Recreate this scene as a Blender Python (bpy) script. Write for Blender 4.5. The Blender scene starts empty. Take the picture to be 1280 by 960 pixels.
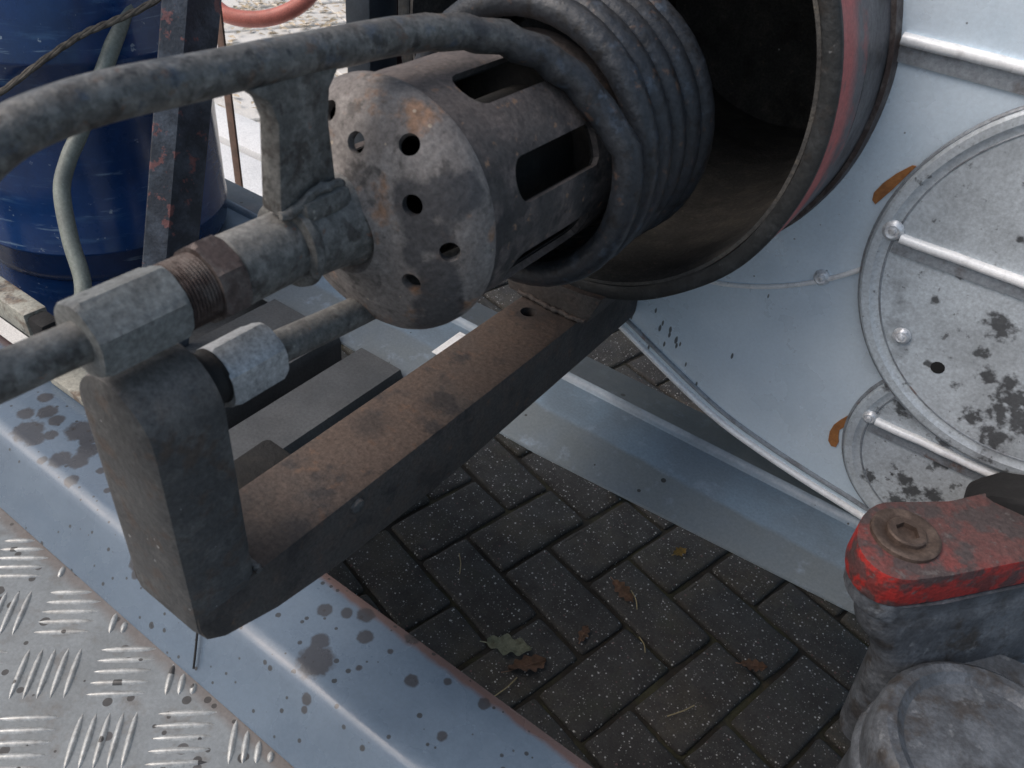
import bpy, bmesh, math, random
from mathutils import Vector, Matrix
random.seed(7)
sc = bpy.context.scene
col = sc.collection
R = math.radians
pi = math.pi

# ------------------------------------------------------------------ camera
# world: X across the burner, Y along the burner axis towards the tank, Z up, metres, paving at z = 0
cam_d = bpy.data.cameras.new('camera')
cam = bpy.data.objects.new('camera', cam_d); col.objects.link(cam)
rt, upv = Vector((.8048, .5866, .091)), Vector((-.4275, .4664, .7744))
rt.normalize(); upv = (upv - rt * upv.dot(rt)).normalized(); bk = rt.cross(upv)
cam.matrix_world = Matrix(((rt.x, upv.x, bk.x, .3587), (rt.y, upv.y, bk.y, -.2795), (rt.z, upv.z, bk.z, 1.1771), (0, 0, 0, 1)))
cam_d.sensor_width = 36; cam_d.lens = 29.25
cam_d.clip_start = .01; cam_d.clip_end = 2000
cam_d.dof.use_dof = True; cam_d.dof.focus_distance = 1.0; cam_d.dof.aperture_fstop = 14
sc.camera = cam

# ------------------------------------------------------------------ light
SUN_DIR = Vector((-.52, -.46, .82)).normalized()
world = bpy.data.worlds.new('World'); sc.world = world; world.use_nodes = True
wn = world.node_tree; wn.nodes.clear()
sky = wn.nodes.new('ShaderNodeTexSky'); sky.sky_type = 'NISHITA'; sky.sun_disc = False
sky.sun_elevation = math.asin(SUN_DIR.z); sky.sun_rotation = math.atan2(SUN_DIR.x, SUN_DIR.y)
sky.dust_density = 5.0; sky.air_density = 1.0; sky.ozone_density = 1.0
bgn = wn.nodes.new('ShaderNodeBackground'); bgn.inputs[1].default_value = .12
won = wn.nodes.new('ShaderNodeOutputWorld')
hs = wn.nodes.new('ShaderNodeHueSaturation'); hs.inputs['Saturation'].default_value = 1.05; hs.inputs['Hue'].default_value = .485   # overcast: paler than a clear sky
wn.links.new(sky.outputs[0], hs.inputs['Color']); wn.links.new(hs.outputs[0], bgn.inputs[0]); wn.links.new(bgn.outputs[0], won.inputs[0])
sun_d = bpy.data.lights.new('sun', 'SUN'); sun_d.energy = 1.2; sun_d.angle = R(55); sun_d.color = (1, 1, .97)
sun = bpy.data.objects.new('sun', sun_d); col.objects.link(sun)
sun.rotation_euler = SUN_DIR.to_track_quat('Z', 'Y').to_euler(); sun.location = (0, 0, 6)
vs = sc.view_settings
vs.view_transform = 'Standard'; vs.look = 'None'; vs.gamma = 1; vs.use_curve_mapping = False; vs.exposure = 0.25

# ------------------------------------------------------------------ materials
def material(name, base, layers=(), rough=.6, metal=0., bump=.15, bscale=250., rvar=.12, spots=(), spot_col=(.03, .028, .026), coat=0., bigbump=0., grain=.3, spot_amt=.85, stretch=(1, 1, 1), rag=1., rscale=160, soft=.14):
    """layers: (kind, colour, scale, lo, hi, amount[, stretch]) mixed one over the other; spots: world-space stains (x, y, z, radius)."""
    m = bpy.data.materials.new(name); m.use_nodes = True
    nt = m.node_tree; N, L = nt.nodes, nt.links
    b = N['Principled BSDF']
    geo = N.new('ShaderNodeNewGeometry')
    cur = None
    base4 = (*base, 1)
    def mixc(a, bcol, fac):
        mx = N.new('ShaderNodeMix'); mx.data_type = 'RGBA'
        L.new(fac, mx.inputs[0])
        if a is None: mx.inputs[6].default_value = base4
        else: L.new(a, mx.inputs[6])
        mx.inputs[7].default_value = (*bcol, 1)
        return mx.outputs[2]
    def ramp(v, lo, hi, amt):
        r = N.new('ShaderNodeMapRange'); r.clamp = True
        r.inputs[1].default_value = lo; r.inputs[2].default_value = hi
        r.inputs[3].default_value = 0; r.inputs[4].default_value = amt
        L.new(v, r.inputs[0]); return r.outputs[0]
    off = (sum(map(ord, name)) % 97) * .37
    for ly in layers:
        kind, c, s, lo, hi, amt = ly[:6]
        mp = N.new('ShaderNodeMapping'); mp.inputs['Location'].default_value = (off, off * .7, off * .3); off += 1.7
        if len(ly) > 6: mp.inputs['Scale'].default_value = ly[6]
        L.new(geo.outputs['Position'], mp.inputs[0])
        if kind == 'noise':
            t = N.new('ShaderNodeTexNoise'); t.inputs['Scale'].default_value = s; t.inputs['Detail'].default_value = 6; t.inputs['Roughness'].default_value = .62
            L.new(mp.outputs[0], t.inputs['Vector']); f = ramp(t.outputs['Fac'], lo, hi, amt)
        elif kind == 'speck':      # small dots: inside of some voronoi cells
            t = N.new('ShaderNodeTexVoronoi'); t.inputs['Scale'].default_value = s
            L.new(mp.outputs[0], t.inputs['Vector'])
            sx = N.new('ShaderNodeSeparateColor'); L.new(t.outputs['Color'], sx.inputs[0])
            th = N.new('ShaderNodeMath'); th.operation = 'MULTIPLY'; L.new(sx.outputs[0], th.inputs[0]); th.inputs[1].default_value = hi
            p2 = N.new('ShaderNodeMath'); p2.operation = 'POWER'; L.new(th.outputs[0], p2.inputs[0]); p2.inputs[1].default_value = 1.6
            cp = N.new('ShaderNodeMath'); cp.operation = 'LESS_THAN'; L.new(t.outputs['Distance'], cp.inputs[0])
            L.new(p2.outputs[0], cp.inputs[1])
            g = N.new('ShaderNodeMath'); g.operation = 'GREATER_THAN'; L.new(sx.outputs[1], g.inputs[0]); g.inputs[1].default_value = lo
            ml = N.new('ShaderNodeMath'); ml.operation = 'MULTIPLY'; L.new(cp.outputs[0], ml.inputs[0]); L.new(g.outputs[0], ml.inputs[1])
            m2 = N.new('ShaderNodeMath'); m2.operation = 'MULTIPLY'; L.new(ml.outputs[0], m2.inputs[0]); m2.inputs[1].default_value = amt
            f = m2.outputs[0]
        elif kind == 'up':         # faces that look up: settled dust; on the upright block, painted skylight
            sp = N.new('ShaderNodeSeparateXYZ'); L.new(geo.outputs['Normal'], sp.inputs[0])
            t = N.new('ShaderNodeTexNoise'); t.inputs['Scale'].default_value = s; t.inputs['Detail'].default_value = 5
            L.new(mp.outputs[0], t.inputs['Vector'])
            f1 = ramp(sp.outputs[2], lo, hi, amt)
            f2 = ramp(t.outputs['Fac'], .22, .52, 1)
            ml = N.new('ShaderNodeMath'); ml.operation = 'MULTIPLY'; L.new(f1, ml.inputs[0]); L.new(f2, ml.inputs[1]); f = ml.outputs[0]
        elif kind in 'xyz':        # band along one axis with a ragged edge
            sp = N.new('ShaderNodeSeparateXYZ'); L.new(geo.outputs['Position'], sp.inputs[0])
            t = N.new('ShaderNodeTexNoise'); t.inputs['Scale'].default_value = s; t.inputs['Detail'].default_value = 5
            L.new(mp.outputs[0], t.inputs['Vector'])
            q = N.new('ShaderNodeMath'); q.operation = 'MULTIPLY_ADD'; L.new(t.outputs['Fac'], q.inputs[0]); q.inputs[1].default_value = (hi - lo) * 1.2
            L.new(sp.outputs['xyz'.index(kind)], q.inputs[2])
            f = ramp(q.outputs[0], lo + (hi - lo) * .45, hi + (hi - lo) * .3, amt)
        cur = mixc(cur, c, f)
    if spots:
        nz = N.new('ShaderNodeTexNoise'); nz.inputs['Scale'].default_value = rscale; nz.inputs['Detail'].default_value = 4
        L.new(geo.outputs['Position'], nz.inputs['Vector'])
        acc = None
        sv = N.new('ShaderNodeVectorMath'); sv.operation = 'MULTIPLY'; L.new(geo.outputs['Position'], sv.inputs[0]); sv.inputs[1].default_value = stretch
        for (x, y, z, r) in spots:
            dn = N.new('ShaderNodeVectorMath'); dn.operation = 'DISTANCE'
            L.new(sv.outputs[0], dn.inputs[0]); dn.inputs[1].default_value = (x * stretch[0], y * stretch[1], z * stretch[2])
            ad = N.new('ShaderNodeMath'); ad.operation = 'MULTIPLY_ADD'; L.new(nz.outputs['Fac'], ad.inputs[0]); ad.inputs[1].default_value = r * .75 * rag
            L.new(dn.outputs['Value'], ad.inputs[2])
            o = ramp(ad.outputs[0], r * (.99 + soft + .37 * rag), r * (.99 - soft + .37 * rag), spot_amt)
            if acc is None: acc = o
            else:
                mxm = N.new('ShaderNodeMath'); mxm.operation = 'MAXIMUM'; L.new(acc, mxm.inputs[0]); L.new(o, mxm.inputs[1]); acc = mxm.outputs[0]
        cur = mixc(cur, spot_col, acc)
    gn = N.new('ShaderNodeTexNoise'); gn.inputs['Scale'].default_value = 280; gn.inputs['Detail'].default_value = 8; gn.inputs['Roughness'].default_value = .75
    L.new(geo.outputs['Position'], gn.inputs['Vector'])
    gm = N.new('ShaderNodeMapRange'); gm.inputs[1].default_value = .32; gm.inputs[2].default_value = .68; gm.inputs[3].default_value = 1 - grain; gm.inputs[4].default_value = 1 + grain
    L.new(gn.outputs['Fac'], gm.inputs[0])
    vm = N.new('ShaderNodeVectorMath'); vm.operation = 'SCALE'; L.new(gm.outputs[0], vm.inputs['Scale'])
    if cur is None: vm.inputs[0].default_value = base
    else: L.new(cur, vm.inputs[0])
    L.new(vm.outputs[0], b.inputs['Base Color'])
    b.inputs['Metallic'].default_value = metal
    if coat: b.inputs['Coat Weight'].default_value = coat; b.inputs['Coat Roughness'].default_value = .15
    t = N.new('ShaderNodeTexNoise'); t.inputs['Scale'].default_value = bscale; t.inputs['Detail'].default_value = 5
    L.new(geo.outputs['Position'], t.inputs['Vector'])
    t2 = N.new('ShaderNodeTexNoise'); t2.inputs['Scale'].default_value = 23; t2.inputs['Detail'].default_value = 6
    L.new(geo.outputs['Position'], t2.inputs['Vector'])
    rr = N.new('ShaderNodeMapRange'); rr.inputs[1].default_value = .3; rr.inputs[2].default_value = .7
    rr.inputs[3].default_value = max(.05, rough - rvar); rr.inputs[4].default_value = min(1, rough + rvar)
    L.new(t2.outputs['Fac'], rr.inputs[0]); L.new(rr.outputs[0], b.inputs['Roughness'])
    if bump:
        bp = N.new('ShaderNodeBump'); bp.inputs['Strength'].default_value = bump; bp.inputs['Distance'].default_value = .002
        L.new(t.outputs['Fac'], bp.inputs['Height'])
        if bigbump:
            b2 = N.new('ShaderNodeBump'); b2.inputs['Strength'].default_value = bigbump; b2.inputs['Distance'].default_value = .01
            t3 = N.new('ShaderNodeTexNoise'); t3.inputs['Scale'].default_value = 7; t3.inputs['Detail'].default_value = 2
            L.new(geo.outputs['Position'], t3.inputs['Vector']); L.new(t3.outputs['Fac'], b2.inputs['Height'])
            L.new(b2.outputs[0], bp.inputs['Normal'])
        L.new(bp.outputs[0], b.inputs['Normal'])
    return m

M = {}
M['sooty'] = material('sooty_pipe', (.105, .105, .100), [('noise', (.195, .193, .182), 86, .46, .62, .8), ('speck', (.03, .025, .022), 130, .75, .45, .7), ('speck', (.35, .34, .31), 170, .9, .4, .6), ('noise', (.05, .044, .04), 72, .53, .62, .8),
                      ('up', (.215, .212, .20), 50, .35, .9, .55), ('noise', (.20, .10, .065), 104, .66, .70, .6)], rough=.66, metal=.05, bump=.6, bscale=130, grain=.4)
M['coil'] = material('coil_steel', (.10, .10, .096), [('noise', (.19, .19, .18), 81, .46, .62, .8), ('speck', (.03, .025, .022), 130, .75, .45, .7), ('noise', (.05, .044, .04), 68, .54, .62, .7), ('y', (.024, .029, .037), 40, .15, .25, .95), ('noise', (.06, .08, .11), 54, .56, .66, .7), ('noise', (.13, .08, .055), 83, .60, .67, .6),
                     ('noise', (.016, .016, .017), 65, .56, .64, .8), ('up', (.12, .11, .10), 50, .7, 1., .35)], rough=.45, metal=.1, bump=.6, bscale=130, grain=.4)
M['cup'] = material('scaled_cup_steel', (.165, .150, .142), [('noise', (.235, .22, .21), 42, .45, .65, .8), ('noise', (.27, .15, .085), 32, .56, .66, .8),
                    ('noise', (.07, .065, .062), 57, .57, .64, .75), ('speck', (.5, .42, .32), 170, .82, .40, .7)], rough=.72, metal=.05, bump=.5, bscale=140,
                    spots=[(.053, .075, .937, 0.0163), (.066, .080, .943, 0.0150), (.0755, .0908, .948, 0.0150), (.068, .076, .918, 0.0137), (.060, .072, .925, 0.0125), (.0715, .0784, .895, 0.0150), (.071, .080, .88, 0.0150), (.068, .086, .862, 0.0175), (.064, .09, .848, 0.0150), (.058, .09, .838, 0.0150), (.055, .072, .905, 0.0100), (-.055, .075, .87, 0.0250)], spot_col=(.05, .05, .054), spot_amt=.88, rag=2.2, rscale=80, soft=.2, grain=.45)
M['barrel'] = material('barrel_steel', (.05, .047, .047), [('noise', (.12, .10, .095), 40, .45, .62, .8), ('noise', (.022, .022, .024), 52, .5, .60, .85),
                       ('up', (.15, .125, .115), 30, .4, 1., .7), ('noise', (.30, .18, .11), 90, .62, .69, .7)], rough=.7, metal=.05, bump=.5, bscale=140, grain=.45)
M['thread'] = material('bare_rusty_thread', (.075, .055, .05), [('noise', (.15, .13, .12), 60, .48, .62, .8)], rough=.55, metal=.25, bump=.3, grain=.45)
M['nut'] = material('grey_hex_nut', (.1944, .2052, .2016), [('noise', (.1296, .1332, .1296), 56, .45, .62, .8), ('noise', (.0864, .072, .0648), 100, .62, .72, .6)], rough=.55, metal=.1, bump=.2, grain=.45)
M['zinc_nut'] = material('zinc_hex_nut', (.44, .456, .464), [('noise', (.32, .328, .336), 40, .5, .68, .7), ('speck', (.032, .028, .024), 170, .72, .42, .9)], rough=.45, metal=.3, bump=.1, grain=.45)
M['post'] = material('sooty_block', (.058, .059, .060), [('noise', (.10, .10, .098), 40, .48, .62, .85), ('noise', (.07, .052, .042), 57, .54, .64, .8),
                     ('up', (.15, .138, .128), 60, .15, .75, .8), ('speck', (.4, .4, .4), 120, .92, .36, .7)], rough=.6, metal=.05, bump=.5, bscale=140, grain=.45)  # up layer: skylight on the rounded top, painted into the colour
M['beam'] = material('rusty_beam', (.062, .056, .052), [('noise', (.075, .060, .052), 46, .45, .62, .85), ('up', (.085, .060, .047), 9, .45, .95, .95),
                     ('noise', (.028, .026, .027), 27, .54, .63, .75), ('noise', (.12, .07, .045), 76, .60, .68, .6)], rough=.75, metal=.05, bump=.5, bscale=140,
                     spots=[(-.03, -.045, .70, .05), (.03, -.03, .70, .025), (-.01, .35, .70, .035), (.02, .40, .70, .05), (-.012, .10, .70, .016), (.012, .16, .70, .012)], spot_col=(.03, .026, .025), spot_amt=.65, rag=2., rscale=60, soft=.5, grain=.45)
M['tube'] = material('burner_tube_steel', (.019, .021, .022), [('y', (.095, .092, .10), 30, .405, .412, 1), ('noise', (.04, .043, .045), 36, .5, .65, .7), ('noise', (.03, .024, .02), 40, .54, .66, .7), ('noise', (.16, .165, .17), 108, .66, .70, .7)], rough=.55, metal=.05, bump=.5, bscale=140, grain=.45)
M['red_band'] = material('faded_red_paint', (.40, .095, .088), [('y', (.10, .095, .105), 30, .390, .410, 1), ('noise', (.09, .085, .085), 26, .60, .66, .8), ('noise', (.30, .07, .065), 60, .5, .65, .6)], rough=.6, bump=.2)
M['soot'] = material('soot_lining', (.055, .053, .05), [('noise', (.10, .092, .08), 29, .48, .66, .8), ('noise', (.03, .028, .027), 22, .52, .64, .7), ('noise', (.16, .135, .10), 80, .62, .70, .6), ('speck', (.5, .5, .5), 90, .97, .3, .8)], rough=.9, bump=.5, grain=.45)
GAL = [('noise', (.58, .70, .80), 4, .38, .64, .8), ('noise', (.58, .68, .76), 40, .40, .78, .4), ('speck', (.05, .05, .05), 150, .95, .36, .7)]
SPAT = [(.058, .5, .652, 0.0017), (.068, .5, .632, 0.0022), (.07, .5, .64, 0.0017), (.081, .5, .636, 0.0022), (.0815, .5, .629, 0.0019), (.091, .5, .626, 0.0025), (.093, .5, .619, 0.0019), (.045, .5, .615, 0.0017), (.097, .5, .623, 0.0014), (.129, .5, .581, 0.0017), (.078, .5, .614, 0.0017), (.159, .5, .638, 0.0017), (.176, .5, .726, 0.0011), (.06, .5, .60, 0.0017), (.03, .5, .63, 0.0017), (.11, .5, .60, 0.0014)]
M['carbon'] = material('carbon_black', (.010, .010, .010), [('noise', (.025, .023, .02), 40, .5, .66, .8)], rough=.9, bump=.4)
M['galv'] = material('galvanised_sheet', (.74, .84, .92), GAL, rough=.34, metal=.15, bump=.06, bscale=400, bigbump=.10, spots=SPAT, grain=.07, stretch=(1.3, 1, .45))
M['galv_dirty'] = material('dirty_galvanised_sheet', (.54, .595, .635), [('noise', (.43, .47, .50), 5, .4, .62, .9), ('noise', (.27, .29, .305), 8, .48, .66, .7), ('noise', (.10, .10, .105), 16, .58, .72, .6), ('noise', (.05, .05, .05), 70, .62, .68, .75), ('speck', (.03, .03, .03), 75, .92, .36, .85)], rough=.42, metal=.12, bump=.12, bigbump=.10, grain=.25, spots=[(.378,.485,.796,.010),(.386,.485,.791,.009),(.377,.485,.764,.006),(.393,.485,.745,.008),(.422,.485,.733,.014),(.416,.485,.715,.009),(.435,.485,.711,.015),(.411,.485,.746,.008),(.334,.485,.826,.003),(.363,.485,.874,.003),(.373,.485,.724,.004),(.343,.485,.733,.003),(.325,.485,.797,.004),(.398,.485,.699,.009),(.421,.485,.688,.012),(.373,.494,.589,.008),(.341,.494,.573,.007),(.385,.494,.579,.010),(.404,.494,.586,.009),(.395,.494,.627,.007),(.319,.494,.689,.005),(.342,.494,.671,.010),(.391,.494,.657,.011),(.376,.494,.56,.009)], spot_col=(.03, .03, .031), spot_amt=.85, rag=4.5, rscale=170, soft=.35)
M['bright'] = material('bright_folded_edge', (.90, .91, .91), [('noise', (.66, .66, .66), 60, .54, .66, .7), ('speck', (.06, .05, .05), 130, .88, .36, .8)], rough=.32, metal=.1, bump=.08, grain=.1)
M['rivet'] = material('rivet_metal', (.75, .77, .79), [('noise', (.4, .4, .4), 200, .5, .65, .7)], rough=.4, metal=.4, bump=.1)
M['dull_edge'] = material('dull_sheet_edge', (.30, .33, .36), [('noise', (.16, .15, .15), 40, .5, .65, .7), ('noise', (.18, .09, .06), 30, .62, .68, .6)], rough=.5, metal=.4, bump=.1)
M['orange'] = material('rust_orange_insulation', (.36, .15, .045), [('noise', (.2, .08, .03), 60, .45, .65, .7)], rough=.85, bump=.4)
M['black'] = material('black_rubber', (.0084, .0084, .009), [('noise', (.018, .018, .018), 40, .5, .65, .7)], rough=.85, bump=.3)
NS = [(.015, -.004, .5, .0165), (-.018, .039, .5, .0075), (.015, .06, .5, .0085), (.0, .05, .5, .006), (.032, .042, .5, .0075), (.065, .07, .5, .0075), (.095, .035, .5, .0065),
      (.004, .012, .5, .009), (.158, .059, .5, .006), (.149, .012, .5, .005), (.12, .055, .5, .004), (.05, .015, .5, .003), (.06, .045, .5, .003),
      (-.40, .034, .5, .017), (-.455, .027, .5, .011), (-.435, .026, .5, .009), (-.442, -.004, .5, .017), (-.425, -.006, .5, .012), (-.367, .021, .5, .012), (-.382, .03, .5, .01), (-.376, -.006, .5, .012), (-.36, .004, .5, .011), (-.418, .008, .5, .008),
      (-.48, .04, .5, .009), (-.47, .01, .5, .010), (-.34, -.016, .498, .008), (.031, -.030, .489, .0055), (.034, -.036, .482, .0035), (-.21, -.034, .485, .008), (-.203, -.040, .478, .005), (-.31, .03, .5, .006), (-.33, .012, .5, .005), (-.30, .0, .5, .004), (-.39, -.018, .497, .006)]
M['frame_paint'] = material('grey_blue_painted_sheet', (.128, .172, .225), [('noise', (.11, .15, .20), 12, .45, .6, .8), ('y', (.13, .07, .05), 60, .0605, .067, .8), ('speck', (.04, .04, .04), 60, .72, .42, .85), ('speck', (.04, .04, .04), 130, .62, .52, .85)],
                            rough=.28, metal=.0, bump=.05, bigbump=.04, spots=NS, spot_col=(.05, .048, .05), grain=.08)
M['far_frame'] = material('blue_grey_frame', (.125, .148, .162), [('y', (.15, .21, .27), 30, .426, .433, .95), ('y', (.30, .35, .40), 80, .4925, .4945, .8), ('y', (.13, .152, .168), 80, .5005, .5025, .95), ('noise', (.12, .15, .18), 14, .42, .6, .6), ('noise', (.22, .28, .35), 30, .58, .68, .5), ('speck', (.02, .02, .02), 70, .88, .40, .9)], rough=.42, metal=.0, bump=.08, grain=.15)
M['rail'] = material('dull_grey_rail', (.075, .08, .085), [('noise', (.05, .054, .058), 9, .45, .62, .8), ('speck', (.02, .02, .02), 90, .93, .38, .8)], rough=.6, metal=.0, bump=.1)
CHK = [('noise', (.175, .19, .195), 14, .42, .62, .8), ('noise', (.14, .125, .11), 30, .56, .68, .6), ('y', (.15, .115, .095), 50, -.080, -.070, .6), ('speck', (.045, .042, .04), 75, .42, .56, .9), ('speck', (.06, .055, .055), 34, .66, .44, .85), ('noise', (.12, .11, .10), 20, .58, .70, .5)]
M['checker'] = material('checker_plate', (.225, .245, .255), CHK, rough=.48, metal=.15, bump=.1, grain=.15)
M['checker_bar'] = material('worn_tread_bar', (.42, .43, .42), [('noise', (.28, .275, .26), 60, .45, .65, .7), ('speck', (.05, .045, .042), 75, .5, .54, .9)], rough=.4, metal=.3, bump=.06)
M['blue'] = material('blue_cylinder_paint', (.009, .045, .16), [('noise', (.005, .026, .095), 6, .45, .6, .9), ('noise', (.05, .12, .25), 26, .57, .68, .6, (.35, .35, 2.4)), ('noise', (.22, .33, .45), 40, .635, .70, .6, (.2, .2, 2.6)), ('noise', (.35, .42, .48), 70, .67, .70, .7)], rough=.22, bump=.04, coat=.3, grain=.12)
M['iron'] = material('flaking_black_iron', (.032, .038, .05), [('noise', (.075, .09, .115), 30, .45, .6, .8), ('noise', (.22, .088, .08), 48, .585, .62, .7)], rough=.36, metal=.1, bump=.3)
M['hose'] = material('grey_green_hose', (.20, .225, .20), [('noise', (.15, .165, .15), 40, .45, .62, .7)], rough=.5, bump=.08)
M['rope'] = material('old_rope', (.11, .10, .085), [('noise', (.05, .045, .04), 90, .45, .6, .8)], rough=.9, bump=.5)
M['cream'] = material('chipped_cream_paint', (.40, .39, .33), [('noise', (.16, .11, .075), 22, .52, .60, .85), ('noise', (.09, .085, .08), 40, .58, .64, .85), ('noise', (.28, .275, .24), 60, .48, .62, .6)], rough=.5, bump=.3)
M['red'] = material('worn_red_paint', (.36, .024, .02), [('noise', (.12, .03, .028), 42, .50, .60, .85), ('up', (.10, .050, .046), 6, .6, .95, .96), ('noise', (.055, .048, .048), 35, .49, .58, .85), ('noise', (.11, .10, .098), 96, .60, .66, .7)], rough=.6, bump=.7, bscale=140, grain=.45)
M['cast'] = material('greasy_casting', (.078, .086, .098), [('noise', (.14, .155, .175), 30, .46, .62, .85), ('noise', (.05, .043, .038), 26, .53, .62, .8), ('noise', (.21, .225, .24), 60, .60, .68, .6), ('noise', (.03, .03, .032), 12, .57, .66, .6), ('speck', (.4, .4, .4), 110, .95, .34, .6)], rough=.46, metal=.1, bump=.6, bigbump=.05, bscale=150, grain=.35)
M['washer'] = material('rusty_bolt', (.085, .06, .048), [('noise', (.15, .11, .09), 60, .45, .62, .8)], rough=.55, metal=.4, bump=.3)
M['paver'] = material('dark_concrete_block', (.041, .039, .037), [('noise', (.023, .021, .020), 22, .45, .62, .8), ('noise', (.072, .062, .044), 6, .50, .66, .6), ('noise', (.03, .034, .02), 11, .58, .68, .5), ('speck', (.17, .17, .16), 260, .2, .52, .85), ('speck', (.42, .42, .41), 185, .45, .50, .9), ('speck', (.5, .5, .49), 95, .82, .36, .9), ('speck', (.15, .08, .08), 120, .74, .42, .7)], rough=.8, bump=.9, bscale=330, grain=.4)
M['soil'] = material('joint_sand', (.022, .019, .015), [('noise', (.045, .045, .022), 12, .48, .62, .8), ('noise', (.07, .05, .03), 60, .6, .68, .6)], rough=.95, bump=.8)
M['yard'] = material('grey_yard_paving', (.17, .17, .165), [('noise', (.12, .115, .11), 3, .42, .62, .8), ('speck', (.3, .3, .3), 60, .7, .4, .6)], rough=.85, bump=.3)
M['tile'] = material('pale_concrete_slab', (.68, .66, .62), [('noise', (.55, .53, .49), 8, .45, .62, .7), ('speck', (.3, .27, .24), 50, .8, .4, .6)], rough=.8, bump=.3)
M['white_slab'] = material('white_kerb', (.80, .80, .79), [('noise', (.7, .7, .69), 9, .5, .65, .5)], rough=.6, bump=.1)
M['leaf_g'] = material('pale_green_leaf', (.25, .27, .20), [('noise', (.12, .12, .075), 60, .5, .65, .7)], rough=.6, bump=.2)
M['leaf_b'] = material('brown_leaf', (.20, .115, .075), [('noise', (.11, .07, .045), 60, .45, .62, .8)], rough=.75, bump=.3)
M['leaf_y'] = material('yellow_leaf', (.30, .19, .045), [('noise', (.18, .12, .05), 70, .5, .65, .8)], rough=.7, bump=.3)
M['litter'] = material('leaf_litter', (.52, .42, .28), [('noise', (.68, .62, .52), 22, .45, .6, .9), ('noise', (.32, .19, .10), 31, .54, .64, .8)], rough=.8, bump=.3)
M['straw'] = material('dry_straw', (.30, .25, .14), [], rough=.8, bump=.1)
M['pink'] = material('pink_rubber_hose', (.50, .16, .12), [('noise', (.38, .12, .09), 30, .45, .6, .6)], rough=.45, bump=.05)
M['navy'] = material('navy_steel_column', (.022, .032, .045), [('noise', (.035, .048, .065), 20, .45, .62, .8)], rough=.5, bump=.1)
M['steel_strip'] = material('pale_steel_strip', (.20, .23, .26), [('noise', (.12, .13, .15), 40, .5, .62, .7)], rough=.4, metal=.4, bump=.1)
M['brown'] = material('brown_flat_bar', (.17, .105, .08), [('noise', (.10, .07, .055), 40, .45, .62, .8)], rough=.7, bump=.2)
M['maroon'] = material('maroon_panel', (.03, .012, .014), [('noise', (.02, .012, .014), 14, .45, .62, .8)], rough=.6, bump=.1)

# ------------------------------------------------------------------ builders
def tag(o, label=None, cat=None, group=None, kind=None):
    if label: o['label'] = label
    if cat: o['category'] = cat
    if group: o['group'] = group
    if kind: o['kind'] = kind
    return o

def thing(name, loc, label, cat, group=None):
    o = bpy.data.objects.new(name, None); col.objects.link(o); o.location = loc
    o.empty_display_size = .05
    return tag(o, label, cat, group)

def wloc(p):
    v = Vector((0, 0, 0))
    while p is not None: v += p.location; p = p.parent
    return v

def obj(name, bm, mat, parent=None, smooth=40, loc=None):
    """link a bmesh (world coordinates) as one mesh object under parent"""
    me = bpy.data.meshes.new(name)
    base = Vector(loc) if loc is not None else Vector((0, 0, 0))
    base = base if parent is None else wloc(parent)
    bmesh.ops.translate(bm, verts=bm.verts, vec=-base)
    bmesh.ops.recalc_face_normals(bm, faces=bm.faces)
    bm.to_mesh(me); bm.free()
    if smooth:
        for p in me.polygons: p.use_smooth = True
        me.set_sharp_from_angle(angle=R(smooth))
    me.materials.append(M[mat] if isinstance(mat, str) else mat)
    o = bpy.data.objects.new(name, me); col.objects.link(o)
    if parent is not None: o.parent = parent
    else: o.location = base
    return o

def box(bm, x0, x1, y0, y1, z0, z1, bev=.0, seg=2):
    r = bmesh.ops.create_cube(bm, size=1)
    vv = r['verts']
    for v in vv:
        v.co = Vector((x0 + (v.co.x + .5) * (x1 - x0), y0 + (v.co.y + .5) * (y1 - y0), z0 + (v.co.z + .5) * (z1 - z0)))
    if bev:
        ed = list({e for v in vv for e in v.link_edges})
        bmesh.ops.bevel(bm, geom=ed, offset=bev, segments=seg, affect='EDGES', profile=.6)
    return bm

def newbox(*a, **k): return box(bmesh.new(), *a, **k)

def sweep(pts, rad, n=20, caps=True, closed=False, bm=None):
    bm = bm or bmesh.new()
    pts = [Vector(p) for p in pts]
    rads = rad if isinstance(rad, (list, tuple)) else [rad] * len(pts)
    rings = []; nrm = None
    for i, p in enumerate(pts):
        a = pts[i - 1] if i else (pts[-1] if closed else p); b = pts[(i + 1) % len(pts)] if (i < len(pts) - 1 or closed) else p
        t = (b - a).normalized()
        if nrm is None:
            nrm = t.orthogonal().normalized()
        nrm = (nrm - t * nrm.dot(t)).normalized(); bi = t.cross(nrm)
        rings.append([bm.verts.new(p + (nrm * math.cos(2 * pi * k / n) + bi * math.sin(2 * pi * k / n)) * rads[i]) for k in range(n)])
    m = len(rings)
    for i in range(m if closed else m - 1):
        A, B = rings[i], rings[(i + 1) % m]
        for k in range(n): bm.faces.new((A[k], A[(k + 1) % n], B[(k + 1) % n], B[k]))
    if caps and not closed:
        bm.faces.new(rings[0][::-1]); bm.faces.new(rings[-1])
    return bm

def catmull(P, n=8):
    P = [Vector(p) for p in P]; Q = [P[0] * 2 - P[1]] + P + [P[-1] * 2 - P[-2]]
    out = []
    for i in range(1, len(Q) - 2):
        a, b, c, d = Q[i - 1:i + 3]
        for k in range(n):
            t = k / n
            out.append(.5 * ((2 * b) + (c - a) * t + (2 * a - 5 * b + 4 * c - d) * t * t + (3 * b - a - 3 * c + d) * t ** 3))
    out.append(P[-1]); return out

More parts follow.
